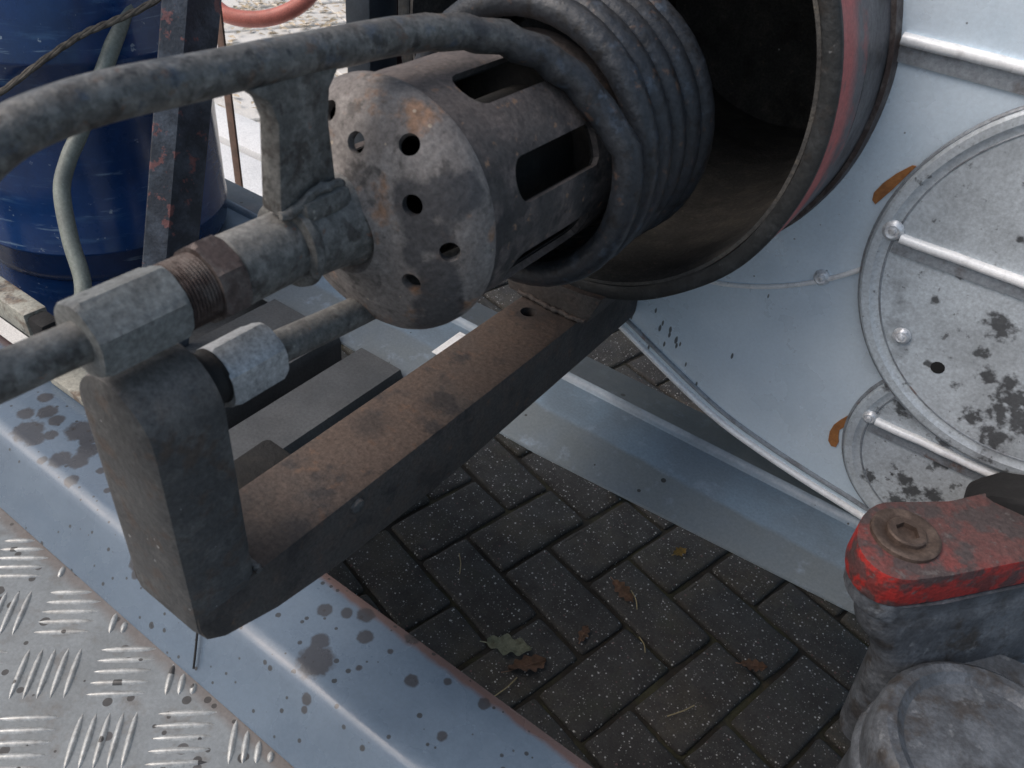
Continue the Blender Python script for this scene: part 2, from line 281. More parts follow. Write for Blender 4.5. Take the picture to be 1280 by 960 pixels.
def lathe(prof, axis='Y', c=(0, 0), n=64, closed=True, bm=None):
    """prof: (along, radius); c: centre in the two other axes"""
    bm = bm or bmesh.new(); rings = []
    for (t, r) in prof:
        ring = []
        for k in range(n):
            a = 2 * pi * k / n; u, v = c[0] + r * math.cos(a), c[1] + r * math.sin(a)
            ring.append(bm.verts.new((u, t, v) if axis == 'Y' else ((u, v, t) if axis == 'Z' else (t, u, v))))
        rings.append(ring)
    m = len(rings)
    for i in range(m if closed else m - 1):
        A, B = rings[i], rings[(i + 1) % m]
        for k in range(n): bm.faces.new((A[k], A[(k + 1) % n], B[(k + 1) % n], B[k]))
    return bm

def solid_lathe(prof, axis='Y', c=(0, 0), n=48):
    bm = lathe(prof, axis, c, n, closed=False)
    bm.verts.ensure_lookup_table()
    m = len(prof)
    bm.faces.new([bm.verts[k] for k in range(n)][::-1]); bm.faces.new([bm.verts[(m - 1) * n + k] for k in range(n)])
    return bm

def prism(outline, lo, hi, axis='X', bev=0., bm=None):
    """extrude a 2D outline; axis X: outline is (y,z); Y: (x,z); Z: (x,y)"""
    bm = bm or bmesh.new()
    f = {'X': lambda a, b, t: (t, a, b), 'Y': lambda a, b, t: (a, t, b), 'Z': lambda a, b, t: (a, b, t)}[axis]
    A = [bm.verts.new(f(a, b, lo)) for a, b in outline]; B = [bm.verts.new(f(a, b, hi)) for a, b in outline]
    n = len(A); fs = [bm.faces.new(A[::-1]), bm.faces.new(B)]
    ed = [e for fc in fs for e in fc.edges]
    for k in range(n): bm.faces.new((A[k], A[(k + 1) % n], B[(k + 1) % n], B[k]))
    if bev:
        bmesh.ops.recalc_face_normals(bm, faces=bm.faces)
        vs_ = set(A + B)
        ed = [e for e in bm.edges if e.verts[0] in vs_ and e.calc_face_angle(0) > R(30)]
        bmesh.ops.bevel(bm, geom=ed, offset=bev, segments=2, affect='EDGES', profile=.6)
    return bm

def hexnut(y0, y1, af, c, rot=0., hole=None, bev=.12):
    """hexagonal nut along Y with turned-down corners"""
    rc = af / math.sqrt(3) * 1.0; n = 48; bm = bmesh.new()
    prof = [(y0, .90), (y0 + (y1 - y0) * bev, 1.0), (y1 - (y1 - y0) * bev, 1.0), (y1, .90)]
    rings = []
    for (t, k) in prof:
        ring = []
        for i in range(n):
            a = 2 * pi * i / n
            h = (a - rot) % (pi / 3) - pi / 6
            rr = (af / 2) / math.cos(h)
            rr = min(rr, rc * (k if k < 1 else 1.0)) if k < 1 else rr * .995
            ring.append(bm.verts.new((c[0] + rr * math.cos(a), t, c[1] + rr * math.sin(a))))
        rings.append(ring)
    for i in range(3):
        for k in range(n): bm.faces.new((rings[i][k], rings[i][(k + 1) % n], rings[i + 1][(k + 1) % n], rings[i + 1][k]))
    bm.faces.new(rings[0][::-1]); bm.faces.new(rings[-1])
    return bm

def cut(o, cutters):
    """boolean difference with temporary cutter meshes"""
    for bm in cutters:
        me = bpy.data.meshes.new('tmp'); bmesh.ops.recalc_face_normals(bm, faces=bm.faces); bm.to_mesh(me); bm.free()
        c = bpy.data.objects.new('tmp', me); col.objects.link(c)
        md = o.modifiers.new('cut', 'BOOLEAN'); md.operation = 'DIFFERENCE'; md.object = c; md.solver = 'EXACT'
        c['tmp'] = 1
    bpy.context.view_layer.update()
    dg = bpy.context.evaluated_depsgraph_get(); dg.update()
    me2 = bpy.data.meshes.new_from_object(o.evaluated_get(dg))
    for md in list(o.modifiers): o.modifiers.remove(md)
    old = o.data; o.data = me2; bpy.data.meshes.remove(old)
    for p in me2.polygons: p.use_smooth = True
    me2.set_sharp_from_angle(angle=R(35))
    for c in [c for c in bpy.data.objects if c.get('tmp')]:
        me = c.data; bpy.data.objects.remove(c); bpy.data.meshes.remove(me)

def dent(bm, amt, scale=30):
    from mathutils import noise
    for v in bm.verts:
        v.co += noise.noise_vector(v.co * scale) * amt
    return bm

# ------------------------------------------------------------------ the setting: paving
g = bmesh.new(); bmesh.ops.create_grid(g, x_segments=1, y_segments=1, size=150)
for v in g.verts: v.co.z = -.016
ground = tag(obj('ground', g, 'yard', smooth=0), kind='structure')

paving = tag(obj('block_paving', newbox(-1.25, 1.6, -.5, 1.5, -.015, -.010), 'soil', smooth=0), kind='structure')
pms = []
for v_ in range(5):
    bb = newbox(-.1008, .1008, -.0488, .0488, -.06, 0, bev=.0075, seg=2)
    bmesh.ops.subdivide_edges(bb, edges=[e for e in bb.edges if e.calc_length() > .08], cuts=3)
    bmesh.ops.translate(bb, verts=bb.verts, vec=(v_ * 3.1, 0, 0)); dent(bb, .0022, 45); bmesh.ops.translate(bb, verts=bb.verts, vec=(-v_ * 3.1, 0, 0))
    pm = bpy.data.meshes.new('paving_block'); bb.to_mesh(pm); bb.free()
    pm.materials.append(M['paver'])
    for p in pm.polygons: p.use_smooth = True
    pms.append(pm)
U = .105; O = Vector((.1378, .6794, 0)); eu = Vector((.9684, -.2492, 0)); ev = Vector((.2492, .9684, 0)); au = math.atan2(eu.y, eu.x)
blocks = []
for i in range(-22, 20):
    for j in range(-22, 20):
        k = (i - j) % 4
        if k == 0: c = O + eu * U * (i + 1) + ev * U * (j + .5); a = au
        elif k == 3: c = O + eu * U * (i + .5) + ev * U * (j + 1); a = au + pi / 2
        else: continue
        if -.85 < c.x < 1.1 and -.25 < c.y < 1.35: blocks.append((c, a))
for c, a in blocks:
    o = bpy.data.objects.new('paving_block', random.choice(pms)); col.objects.link(o); o.parent = paving
    o.location = (c.x + random.uniform(-.0015, .0015), c.y + random.uniform(-.0015, .0015), random.uniform(-.004, .0))
    o.rotation_euler = (random.uniform(-.016, .016), random.uniform(-.012, .012), a + random.uniform(-.016, .016) + random.choice((0, pi)))

# pale slabs beyond the machine
slabs = tag(obj('slab_path', newbox(-4.4, -1.26, .3, 4.4, -.015, -.011), 'tile', smooth=0), kind='structure')
tb = newbox(-.147, .147, -.147, .147, -.05, .0, bev=.004, seg=1)
tm = bpy.data.meshes.new('slab'); tb.to_mesh(tm); tb.free(); tm.materials.append(M['tile'])
for i in range(9):
    for j in range(9):
        o = bpy.data.objects.new('slab', tm); col.objects.link(o); o.parent = slabs
        o.location = (-1.9 - .3 * i + .12 * j, 1.2 + .3 * j * .92 + .12 * i, random.uniform(-.003, 0)); o.rotation_euler.z = -.38
lit = bmesh.new()
for k in range(1100):
    x, y = random.gauss(-2.75, .45), random.gauss(2.5, .4)
    if random.random() < .35: x, y = random.uniform(-3.6, -1.6), random.uniform(1.3, 3.4)
    s = random.uniform(.010, .028); a = random.uniform(0, 6.28)
    q = Matrix.Translation((x, y, random.uniform(.003, .02))) @ Matrix.Rotation(a, 4, 'Z') @ Matrix.Rotation(random.uniform(-.5, .5), 4, 'X')
    vv = [lit.verts.new(q @ Vector(p)) for p in ((-s, 0, 0), (0, -s * .45, s * .15), (s, 0, 0), (0, s * .45, s * .2))]
    lit.faces.new(vv[:3]); lit.faces.new((vv[0], vv[2], vv[3]))
tag(obj('leaf_litter', lit, 'litter', smooth=0), 'dry fallen leaves strewn over the pale slabs far behind', 'leaves', kind='stuff')

for (y0, y1, x0, x1, lb) in ((.92, 1.27, -2.0, -1.30, 'white kerb slab behind the blue cylinder, nearer of the two'), (1.30, 1.46, -2.3, -1.50, 'white kerb slab behind the blue cylinder, the one by the leaf-strewn path')):
    w = obj('kerb_slab', newbox(x0, x1, y0, y1, -.015, .045, bev=.006), 'white_slab', loc=(0, 0, 0))
    tag(w, lb, 'kerb slab', 'white kerb slabs')

# ------------------------------------------------------------------ trailer frame
YB, YE = -.019, .073
prof = [(-.0675, .449), (-.0665, .4515), (-.030, .489), (-.026, .4955), (-.019, .4995), (-.010, .5005), (.04, .5003), (.066, .4995), (.0725, .4965), (.074, .487), (.074, .41), (.070, .41), (.070, .483), (.064, .4935), (.0, .4945), (-.017, .493), (-.022, .488), (-.0605, .449)]
bm = bmesh.new(); xs = [-1.3 + i * .1 for i in range(27)]
rows = [[bm.verts.new((x, a, b + .0012 * math.sin(x * 9) * (1 if a < .06 else 0))) for a, b in prof] for x in xs]
for A, B in zip(rows, rows[1:]):
    for k in range(len(prof)): bm.faces.new((A[k], A[(k + 1) % len(prof)], B[(k + 1) % len(prof)], B[k]))
bm.faces.new(rows[0]); bm.faces.new(rows[-1][::-1])
nm = obj('frame_member', bm, 'frame_paint', loc=(0, .03, .45), smooth=50)
tag(nm, 'grey-blue painted frame member with oil drops, beside the checker plate', 'frame member')
# a thin crack-like scratch wire hanging over its slanted face
sw = obj('hanging_wire', sweep(catmull([(-.118, -.026, .4965), (-.100, -.046, .478), (-.086, -.064, .459)], 6), .0011, 8), 'black', loc=(-.1, -.045, .478))
tag(sw, 'thin dark wire running down the slanted face of the grey-blue frame member', 'wire')

prof = [(.366, .4825, 1), (.367, .4850, 1), (.428, .4985, .6), (.436, .5000, .5), (.490, .5003, 0), (.4955, .5075, 0), (.5005, .5078, 0), (.5065, .5000, 0), (.562, .4950, 0), (.566, .491, 0), (.562, .488, 0), (.50, .488, 0), (.43, .488, .5), (.370, .478, 1)]
bm = bmesh.new(); xs = [-1.15, -.6, -.05] + [.05 * k for k in range(0, 13)] + [1.2]
rows = [[bm.verts.new((x, a + w * .062 * min(.6, max(0, x)), b)) for a, b, w in prof] for x in xs]
for A, B in zip(rows, rows[1:]):
    for k in range(len(prof)): bm.faces.new((A[k], A[(k + 1) % len(prof)], B[(k + 1) % len(prof)], B[k]))
bm.faces.new(rows[0]); bm.faces.new(rows[-1][::-1])
fm = obj('frame_member', bm, 'far_frame', loc=(0, .46, .48), smooth=50)
tag(fm, 'blue-grey ridged frame member under the galvanised tank end', 'frame member')
for (x0, x1, lb) in ((-.29, -.212, 'dull grey rail running lengthwise beside the rusty bracket arm'), (-.46, -.325, 'dull dark rail running lengthwise under the burner feed pipe')):
    r_ = obj('frame_rail', prism([(x0, .485), (x0 + .004, .496), (x1 - .004, .496), (x1, .485), (x1, .40), (x1 - .006, .40), (x1 - .006, .48), (x0 + .006, .48), (x0 + .006, .40), (x0, .40)], .0745, .3655, 'Y'), 'rail', loc=((x0 + x1) / 2, .22, .45))
    tag(r_, lb, 'rail', 'lengthwise frame rails')
wf = obj('sheet_flap', dent(newbox(-.205, -.125, .415, .475, .503, .5045), .0015, 20), 'bright', loc=(-.16, .44, .503))
tag(wf, 'small bright sheet flap lying behind the perforated burner cup', 'sheet')

# checker plate
cp = thing('checker_plate', (-.2, -.2, .45), 'speckled aluminium checker plate with five-bar tread in the corner', 'tread plate')
obj('plate', newbox(-1.2, .9, -.75, -.0635, .441, .4475), 'checker', cp, smooth=0)
bar = bmesh.new(); n = 9; L_ = .0258
rows = []
for i in range(n):
    t = -1 + 2 * i / (n - 1); w = .0029 * math.sqrt(max(.0, 1 - t * t)) + .0002; h = .0022 * (1 - t * t) ** .6 + .0001 if abs(t) < 1 else .0001
    rows.append([bar.verts.new((t * L_, -w, 0)), bar.verts.new((t * L_, -w * .45, h)), bar.verts.new((t * L_, w * .45, h)), bar.verts.new((t * L_, w, 0))])
for A, B in zip(rows, rows[1:]):
    for k in range(3): bar.faces.new((A[k], A[k + 1], B[k + 1], B[k]))
bmesh.ops.recalc_face_normals(bar, faces=bar.faces)
bmh = bpy.data.meshes.new('tread_bar'); bar.to_mesh(bmh); bar.free(); bmh.materials.append(M['checker_bar'])
for p in bmh.polygons: p.use_smooth = True
P0 = Vector((-.236, -.096)); th = R(45 - 4); e1 = Vector((math.cos(th), math.sin(th))); e2 = Vector((math.sin(th), -math.cos(th))); pch = .0675
rest = bmesh.new()
for i in range(-18, 19):
    for j in range(-18, 19):
        hor = (i + j) % 2 == 0
        c = P0 + e1 * pch * i + e2 * pch * j
        if not (-1.15 < c.x < .86 and -.72 < c.y < -.04): continue
        near_ = -.60 < c.x < .16 and -.27 < c.y
        d_, p_ = (e1, e2) if hor else (e2, e1)
        for k in range(-2, 3):
            q = c + p_ * k * .0116
            if q.y - abs(d_.y) * L_ > -.076: continue
            lim = (-.0690 - q.y) / abs(d_.y); kx = 1.
            if lim < L_:
                kx = (lim + L_) / (2 * L_); q = q - d_ * (L_ - lim) / 2 * (1 if d_.y > 0 else -1)
            if not near_:
                n0 = len(rest.verts); rest.from_mesh(bmh); rest.verts.ensure_lookup_table()
                bmesh.ops.transform(rest, verts=rest.verts[n0:], matrix=Matrix.Translation((q.x, q.y, .4475)) @ Matrix.Rotation(math.atan2(d_.y, d_.x), 4, 'Z') @ Matrix.Diagonal((kx, 1, 1, 1)))
                continue
            o = bpy.data.objects.new('tread_bar', bmh); col.objects.link(o); o.parent = cp
            o.location = (q.x + .2, q.y + .2, -.0025); o.rotation_euler.z = math.atan2(d_.y, d_.x); o.scale.x = kx

rb_ = obj('tread_bars', rest, 'checker_bar', cp); rb_['kind'] = 'stuff'
# cream bars at the back edge of the near frame member
b = obj('flat_bar', dent(newbox(-.50, -.415, .058, .104, .5012, .513, bev=.002), .0012, 30), 'cream', loc=(-.46, .08, .5)); tag(b, 'short chipped cream flat bar on the oily frame member, beside the burner block', 'bar')
b = thing('square_tube', (-.75, .06, .5), 'chipped cream square tube with black end plug at the left edge by the blue cylinder', 'tube')
obj('tube', dent(newbox(-1.1, -.486, .047, .074, .580, .611, bev=.003), .0010, 30), 'cream', b)
obj('end_plug', dent(newbox(-.4862, -.456, .049, .072, .582, .609, bev=.005), .001, 40), 'black', b)
obj('foot', newbox(-.78, -.74, .048, .073, .5005, .5805, bev=.002), 'cream', b)

# ------------------------------------------------------------------ support bracket
br = thing('burner_bracket', (0, .2, .63), 'rusty welded steel bracket arm with upright block carrying the burner', 'bracket')
arm = obj('arm', prism([(.497, .637), (.30, .632), (.156, .628), (.02, .634), (-.05, .645), (-.095, .660), (-.109, .671), (-.1125, .685), (-.1125, .6995), (-.05, .7005), (.20, .7), (.497, .7)], -.036, .036, 'X', bev=.005), 'beam', br)
cut(arm, [solid_lathe([(.67, .0085), (.72, .0085)], 'Z', (-.012, .332), 24)])
pts = [(-.0345, .676), (.0355, .676), (.0355, .846)] + [(.0005 + .035 * math.cos(a), .846 + .036 * math.sin(a)) for a in [pi * k / 16 for k in range(1, 16)]] + [(-.0345, .846)]
up_ = prism(pts, -.1145, -.0630, 'Y', bev=.009)
obj('upright_block', dent(up_, .0012, 25), 'post', br, smooth=45)
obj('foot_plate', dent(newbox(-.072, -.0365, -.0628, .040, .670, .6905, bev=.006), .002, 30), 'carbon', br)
def weld(P, r, parent, mat='post'):
    rnd = random.Random(len(P)); pts = catmull(P, 14)
    return obj('weld_bead', dent(sweep(pts, [r * (.72 + .10 * math.sin(i * 1.5) + rnd.uniform(-.10, .10)) for i in range(len(pts))], 10), .0016, 120), mat, parent, smooth=60)
weld([(-.036, -.0605, .7015), (-.01, -.0600, .7022), (.02, -.0605, .7018), (.036, -.0612, .7005)], .0042, br)
weld([(-.040, .3515, .704), (-.01, .3500, .7035), (.02, .3498, .703), (.044, .3512, .7045)], .0034, br, 'beam')
sd_ = [(-.052, .7015), (.045, .7015), (.058, .737), (.036, .7335), (.0, .7315), (-.036, .7335), (-.066, .738)]
obj('saddle', dent(prism(sd_, .352, .498, 'Y', bev=.002), .001, 25), 'beam', br)
obj('bolt_stub', dent(solid_lathe([(.034, .0065), (.0385, .0055), (.040, .003)], 'X', (.033, .689), 16), .0012, 90), 'post', br)

# ------------------------------------------------------------------ the burner
bz = .91
bu = thing('gas_burner', (0, .1, .8), 'sooty gas burner with perforated cup and coiled heating pipe in front of the tube', 'burner')
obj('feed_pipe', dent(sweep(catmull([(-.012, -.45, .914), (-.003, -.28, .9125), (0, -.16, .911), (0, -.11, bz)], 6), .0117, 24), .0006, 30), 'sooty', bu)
obj('hex_nut', dent(hexnut(-.119, -.066, .0405, (0, bz), rot=R(22.5), bev=.06), .0004, 40), 'nut', bu, smooth=22)
tp = []
y = -.0655
while y < -.047:
    tp += [(y, .0188), (y + .0011, .0204)]; y += .0022
tp = [(-.0655, .005)] + tp + [(-.0465, .0188), (-.046, .005)]
th_ = obj('threaded_nipple', lathe(tp, 'Y', (0, bz), 36, closed=False), 'thread', bu)
obj('lock_ring', dent(hexnut(-.0462, -.0285, .0445, (0, bz), rot=R(37.5), bev=.16), .0004, 40), 'thread', bu, smooth=22)
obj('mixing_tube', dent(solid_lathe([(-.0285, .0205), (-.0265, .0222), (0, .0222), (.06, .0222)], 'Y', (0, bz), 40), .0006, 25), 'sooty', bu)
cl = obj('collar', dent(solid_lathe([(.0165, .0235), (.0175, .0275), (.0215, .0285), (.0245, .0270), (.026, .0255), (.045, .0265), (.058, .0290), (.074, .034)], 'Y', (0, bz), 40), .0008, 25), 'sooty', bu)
CZ, CX = .9055, .003
cup_o = [(.060, .030), (.0655, .036), (.0685, .046), (.073, .060), (.0795, .0730), (.086, .0805), (.0915, .0848), (.0975, .0878), (.103, .0893), (.108, .0897), (.1125, .0880)]
cup_i = [(t + .005 if t < .1 else t, r - .005) for t, r in cup_o]
cup = obj('perforated_cup', dent(lathe(cup_o + cup_i[::-1], 'Y', (CX, CZ), 96), .0012, 18), 'cup', bu, smooth=35)
holes = [(-.0218, .9728), (.0073, .9631), (.042, .9704), (.053, .9372), (.0777, .9108), (.0543, .8829), (-.05, .875), (-.07, .91), (-.044, .94)]
cut_holes = []
base_v = wloc(bu)
for (hx, hz) in holes:
    dv = Vector((hx - CX, 0, hz - CZ)); rr = dv.length
    t0 = next((cup_o[i][0] + (cup_o[i + 1][0] - cup_o[i][0]) * (rr - cup_o[i][1]) / (cup_o[i + 1][1] - cup_o[i][1]) for i in range(9) if cup_o[i][1] <= rr <= cup_o[i + 1][1]), .08)
    slope = next(((cup_o[i + 1][0] - cup_o[i][0]) / (cup_o[i + 1][1] - cup_o[i][1]) for i in range(9) if cup_o[i][1] <= rr <= cup_o[i + 1][1]), .5)
    nrm = (Vector((0, -1, 0)) + dv.normalized() * slope).normalized()
    p = Vector((hx, t0, hz))
    cut_holes.append(sweep([p + nrm * .02, p - nrm * .02], .0068, 20))
cut(cup, cut_holes)
BR = .0852
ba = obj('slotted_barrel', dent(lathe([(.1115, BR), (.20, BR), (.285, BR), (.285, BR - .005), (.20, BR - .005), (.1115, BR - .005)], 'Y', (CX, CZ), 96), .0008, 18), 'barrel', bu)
def slot_cutters():
    cs = []
    for ang in (70, 22.5, -25, 120, 168):
        a = R(ang); rad = Vector((math.cos(a), 0, math.sin(a))); tan = Vector((-math.sin(a), 0, math.cos(a))); ctr = Vector((CX, 0, CZ))
        w = .0155; bm2 = bmesh.new(); ol = []
        for k in range(9):
            q = pi / 2 + pi * k / 8; ol.append((.155 + .012 * math.cos(q), w * math.sin(q)))
        ol += [(.240, -w), (.244, -w * .7), (.244, w * .7), (.240, w)]
        A = [bm2.verts.new(ctr + rad * .06 + tan * b_ + Vector((0, a_, 0))) for a_, b_ in ol]; B = [bm2.verts.new(ctr + rad * .11 + tan * b_ + Vector((0, a_, 0))) for a_, b_ in ol]
        bm2.faces.new(A[::-1]); bm2.faces.new(B)
        for k in range(len(A)): bm2.faces.new((A[k], A[(k + 1) % len(A)], B[(k + 1) % len(A)], B[k]))
        cs.append(bm2)
    return cs
cut(ba, slot_cutters())
lin = obj('barrel_lining', lathe([(.1125, BR - .0054), (.2845, BR - .0054), (.2845, BR - .0068), (.1125, BR - .0068)], 'Y', (CX, CZ), 96), 'carbon', bu)
cut(lin, slot_cutters())
obj('inner_flame_tube', lathe([(.13, .045), (.27, .045), (.27, .042), (.13, .042)], 'Y', (CX, CZ), 48), 'carbon', bu)
obj('back_plate', solid_lathe([(.272, .079), (.276, .079)], 'Y', (CX, CZ), 48), 'carbon', bu)
# coil: one pipe from the upper left, bending into the helix
CR = .1075; TR = .0114
path = [Vector(p) for p in ((-.018, -.185, .86), (-.014, -.178, .92), (-.010, -.166, .972), (-.004, -.143, 1.008), (0, -.10, 1.0245), (0, 0, 1.022), (0, .08, 1.0185), (0, .155, 1.0155))]
cpts = catmull(path, 8)
turns = 5.75; N_ = int(turns * 40)
y0 = .238
for k in range(N_ + 1):
    u = k / 40; a = pi / 2 - 2 * pi * u
    yy = y0 + (u * .029 if u < 1 else .029 + (u - 1) * .0234)
    rr = CR + .0015 * math.sin(u * 5.1)
    cpts.append(Vector((CX + rr * math.cos(a), yy, CZ + .0015 + rr * math.sin(a))))
# blend the tangent where the straight pipe turns into the helix
i0 = 8 * 7
for _ in range(14):
    q = list(cpts)
    for i in range(i0 - 8, i0 + 9): q[i] = (cpts[i - 1] + cpts[i + 1]) / 2
    cpts = q
obj('heating_coil', dent(sweep(cpts, TR, 20), .0004, 30), 'coil', bu, smooth=60)
st = [(.0085, .935), (.0125, .99), (.008, 1.003), (-.006, 1.013), (.062, 1.013), (.0525, 1.001), (.050, .985), (.0545, .935)]
obj('strut', dent(prism(st, -.0085, .0085, 'X', bev=.003), .001, 30), 'sooty', bu)
obj('strut_lug', dent(newbox(-.0175, .0175, .020, .058, .928, .9435, bev=.005), .0025, 45), 'sooty', bu)
obj('strut_weld', dent(sweep(catmull([(.0085, .008, .936), (.0105, .016, .937), (.0115, .03, .9445), (.011, .046, .945), (.009, .056, .942)], 5), .0032, 10), .002, 130), 'sooty', bu)
lz = .8455
obj('return_pipe', dent(sweep(catmull([(0, -.062, lz), (0, .0, .840), (0, .08, .832), (.002, .16, .829), (.006, .235, .822), (.012, .265, .809)], 6), .0112, 18), .0005, 30), 'sooty', bu)
obj('bushing', solid_lathe([(-.0632, .019), (-.058, .0205), (-.0555, .0205), (-.0545, .017), (-.049, .017), (-.0475, .0185), (-.0465, .0185)], 'Y', (0, lz), 32), 'black', bu)
obj('union_nut', hexnut(-.0475, -.005, .0385, (0, .8425), rot=R(30), bev=.10), 'zinc_nut', bu, smooth=22)

# ------------------------------------------------------------------ burner tube
tc = (-.003, .943)
tu = thing('burner_tube', (tc[0], .43, .72), 'wide steel burner tube with soot-black mouth and red painted edge band', 'tube')
obj('shell', dent(lathe([(.4251, .2165), (.44, .2160), (.4995, .2160), (.4995, .203), (.427, .203), (.4251, .2035)], 'Y', tc, 128), .0008, 12), 'tube', tu)
obj('rim', dent(lathe([(.360, .2145), (.3615, .2167), (.3635, .2172), (.3635, .2020), (.3615, .2022), (.360, .2045)], 'Y', tc, 128), .0010, 14), 'tube', tu)
obj('red_band', dent(lathe([(.3636, .2168), (.425, .2166), (.425, .2035), (.3636, .2030)], 'Y', tc, 128), .0006, 14), 'red_band', tu)
obj('soot_lining', lathe([(.362, .2018), (.70, .2010), (.92, .2000), (.92, .196), (.70, .196), (.362, .1985)], 'Y', tc, 128), 'soot', tu)
obj('back_wall', solid_lathe([(.921, .199), (.93, .199)], 'Y', tc, 64), 'soot', tu)
obj('fixing_ring', dent(lathe([(.484, .2162), (.484, .2205), (.4995, .2225), (.4995, .2162)], 'Y', tc, 128), .001, 25), 'thread', tu)

# ------------------------------------------------------------------ clad tank
tk = thing('insulated_tank', (.35, .9, .5), 'insulated tank end clad in galvanised sheets with round riveted covers', 'tank')
outl = [(.017, .613), (.11, .570), (.169, .547), (.224, .534), (.276, .525), (.327, .518), (.37, .513), (.50, .508), (.65, .522), (.78, .58), (.85, .70), (.87, .90), (.85, 1.15), (.75, 1.30), (.50, 1.38), (.24, 1.36), (.02, 1.30), (-.13, 1.21), (-.225, 1.09), (-.255, .95), (-.240, .84), (-.185, .745), (-.085, .665)]
sm = [(v.x, v.z) for v in catmull([(a, 0, b) for a, b in outl + outl[:1]], 6)[:-1]]
end = obj('end_sheet', prism(sm, .5, .503, 'Y'), 'galv', tk)
cut_me = solid_lathe([(.45, .2155), (.55, .2155)], 'Y', tc, 96)
cut(end, [cut_me])
cx_, cz_ = .35, .94
bm = bmesh.new(); rg = []
for (k_, y_, f_) in ((.985, .503, 1), (.985, .518, .97), (.985, .53, .35), (.985, .56, .3), (.985, 1.75, .3)):   # belly set back and higher than the end sheet
    rg.append([bm.verts.new((cx_ + (a - cx_) * k_, y_, (lambda z: z if z > .75 else .75 - (.75 - z) * f_)(cz_ + (b_ - cz_) * k_))) for a, b_ in sm])
for A, B in zip(rg, rg[1:]):
    for k in range(len(A)): bm.faces.new((A[k], A[(k + 1) % len(A)], B[(k + 1) % len(A)], B[k]))
bm.faces.new(rg[-1])
obj('side_sheet', bm, 'galv', tk)
obj('edge_bead', sweep([(a, .499, b) for a, b in sm], .0042, 10, closed=True), 'bright', tk)
ins = [(cx_ + (a - cx_) * .972, .4985, cz_ + (b - cz_) * .968) for a, b in sm]
obj('edge_groove', sweep(ins, .0028, 8, closed=True), 'dull_edge', tk)

def arc(c, r, a0, a1, y, n=48): return [(c[0] + r * math.cos(R(a0 + (a1 - a0) * k / n)), y, c[1] + r * math.sin(R(a0 + (a1 - a0) * k / n))) for k in range(n + 1)]
def half_disc(c, r, y0, y1, a0, a1, r_in=0., n=56):
    bm = bmesh.new(); o_ = arc(c, r, a0, a1, 0, n)
    i_ = arc(c, r_in, a0, a1, 0, n)
    for k in range(n):
        A = [(o_[k], y0), (o_[k + 1], y0), (i_[k + 1], y0), (i_[k], y0)]
    vo0 = [bm.verts.new((p[0], y0, p[2])) for p in o_]; vo1 = [bm.verts.new((p[0], y1, p[2])) for p in o_]
    if r_in:
        vi0 = [bm.verts.new((p[0], y0, p[2])) for p in i_]; vi1 = [bm.verts.new((p[0], y1, p[2])) for p in i_]
        for k in range(n):
            bm.faces.new((vo0[k], vo0[k + 1], vi0[k + 1], vi0[k])); bm.faces.new((vo1[k], vi1[k], vi1[k + 1], vo1[k + 1]))
            bm.faces.new((vo0[k], vo1[k], vo1[k + 1], vo0[k + 1])); bm.faces.new((vi0[k], vi0[k + 1], vi1[k + 1], vi1[k]))
        for e in (0, n): bm.faces.new((vo0[e], vi0[e], vi1[e], vo1[e]))
    else:
        bm.faces.new(vo0); bm.faces.new(vo1[::-1])
        for k in range(n): bm.faces.new((vo0[k], vo1[k], vo1[k + 1], vo0[k + 1]))
        bm.faces.new((vo0[0], vo0[n], vo1[n], vo1[0]))
    return bm
def rivet(x, z, y, parent, r=.0085):
    rv = obj('rivet', dent(solid_lathe([(y, r), (y - .0022, r * .92), (y - .0042, r * .62), (y - .0034, r * .38), (y - .0056, r * .30), (y - .006, r * .12)], 'Y', (x, z), 16), .0006, 250), 'rivet', parent)
def cover(c, r, y, mat, seam_z, parent, name, label):
    cv = obj(name, dent(lathe([(y, r), (y - .006, r - .0005), (y - .0085, r - .003), (y - .0085, r - .010), (y - .0062, r - .013), (y - .0055, r - .0175), (y - .0052, r * .5), (y - .0052, .001), (y, .001)], 'Y', c, 96), .0008, 9), mat, parent, smooth=30)
    cv['label'] = label
    obj('cover_edge', sweep(arc(c, r + .0005, 0, 354, y - .002, 90), .0022, 8, closed=False), 'dull_edge', cv)
    obj('cover_groove', sweep(arc(c, r - .0185, 0, 354, y - .0054, 90), .0011, 6), 'dull_edge', cv)
    hw = math.sqrt(r * r - (seam_z - c[1]) ** 2)
    obj('seam', dent(sweep([(c[0] - hw + .024 + (2 * hw - .048) * k / 20, y - .007, seam_z - .0012 * k / 20) for k in range(21)], .0048, 10), .0008, 40), 'bright', cv)
    obj('seam_lip', dent(newbox(c[0] - hw + .02, c[0] + hw - .02, y - .0072, y - .0050, seam_z - .0155, seam_z - .003), .0006, 30), 'dull_edge', cv)
    return cv
# ring sheet round the tube
rs_c = (.05, 1.0)
rsheet = obj('collar_sheet', half_disc(rs_c, .291, .4975, .4996, -180, 180, r_in=.0), 'galv', tk)
cut_me = solid_lathe([(.45, .2155), (.55, .2155)], 'Y', tc, 96)
cut(rsheet, [cut_me])
obj('sheet_edge', sweep(arc(rs_c, .2895, -178, 178, .4965, 110), .0027, 8), 'bright', rsheet)
obj('seam', dent(sweep([(.214 + .125 * k / 16, .4935, .9985 + .001 * k / 16) for k in range(17)], .0052, 12), .0006, 40), 'bright', rsheet)
obj('seam_lip', newbox(.214, .338, .4945, .4973, .980, .9955), 'dull_edge', rsheet)
rivet(.221, .770, .497, rsheet)
small = cover((.411, .631), .112, .4996, 'galv_dirty', .6435, tk, 'small_round_cover', 'small dirty round cover below the big one')
rivet(.317, .645, .493, small, .0078); rivet(.371, .535, .493, small, .0075); rivet(.50, .56, .493, small)
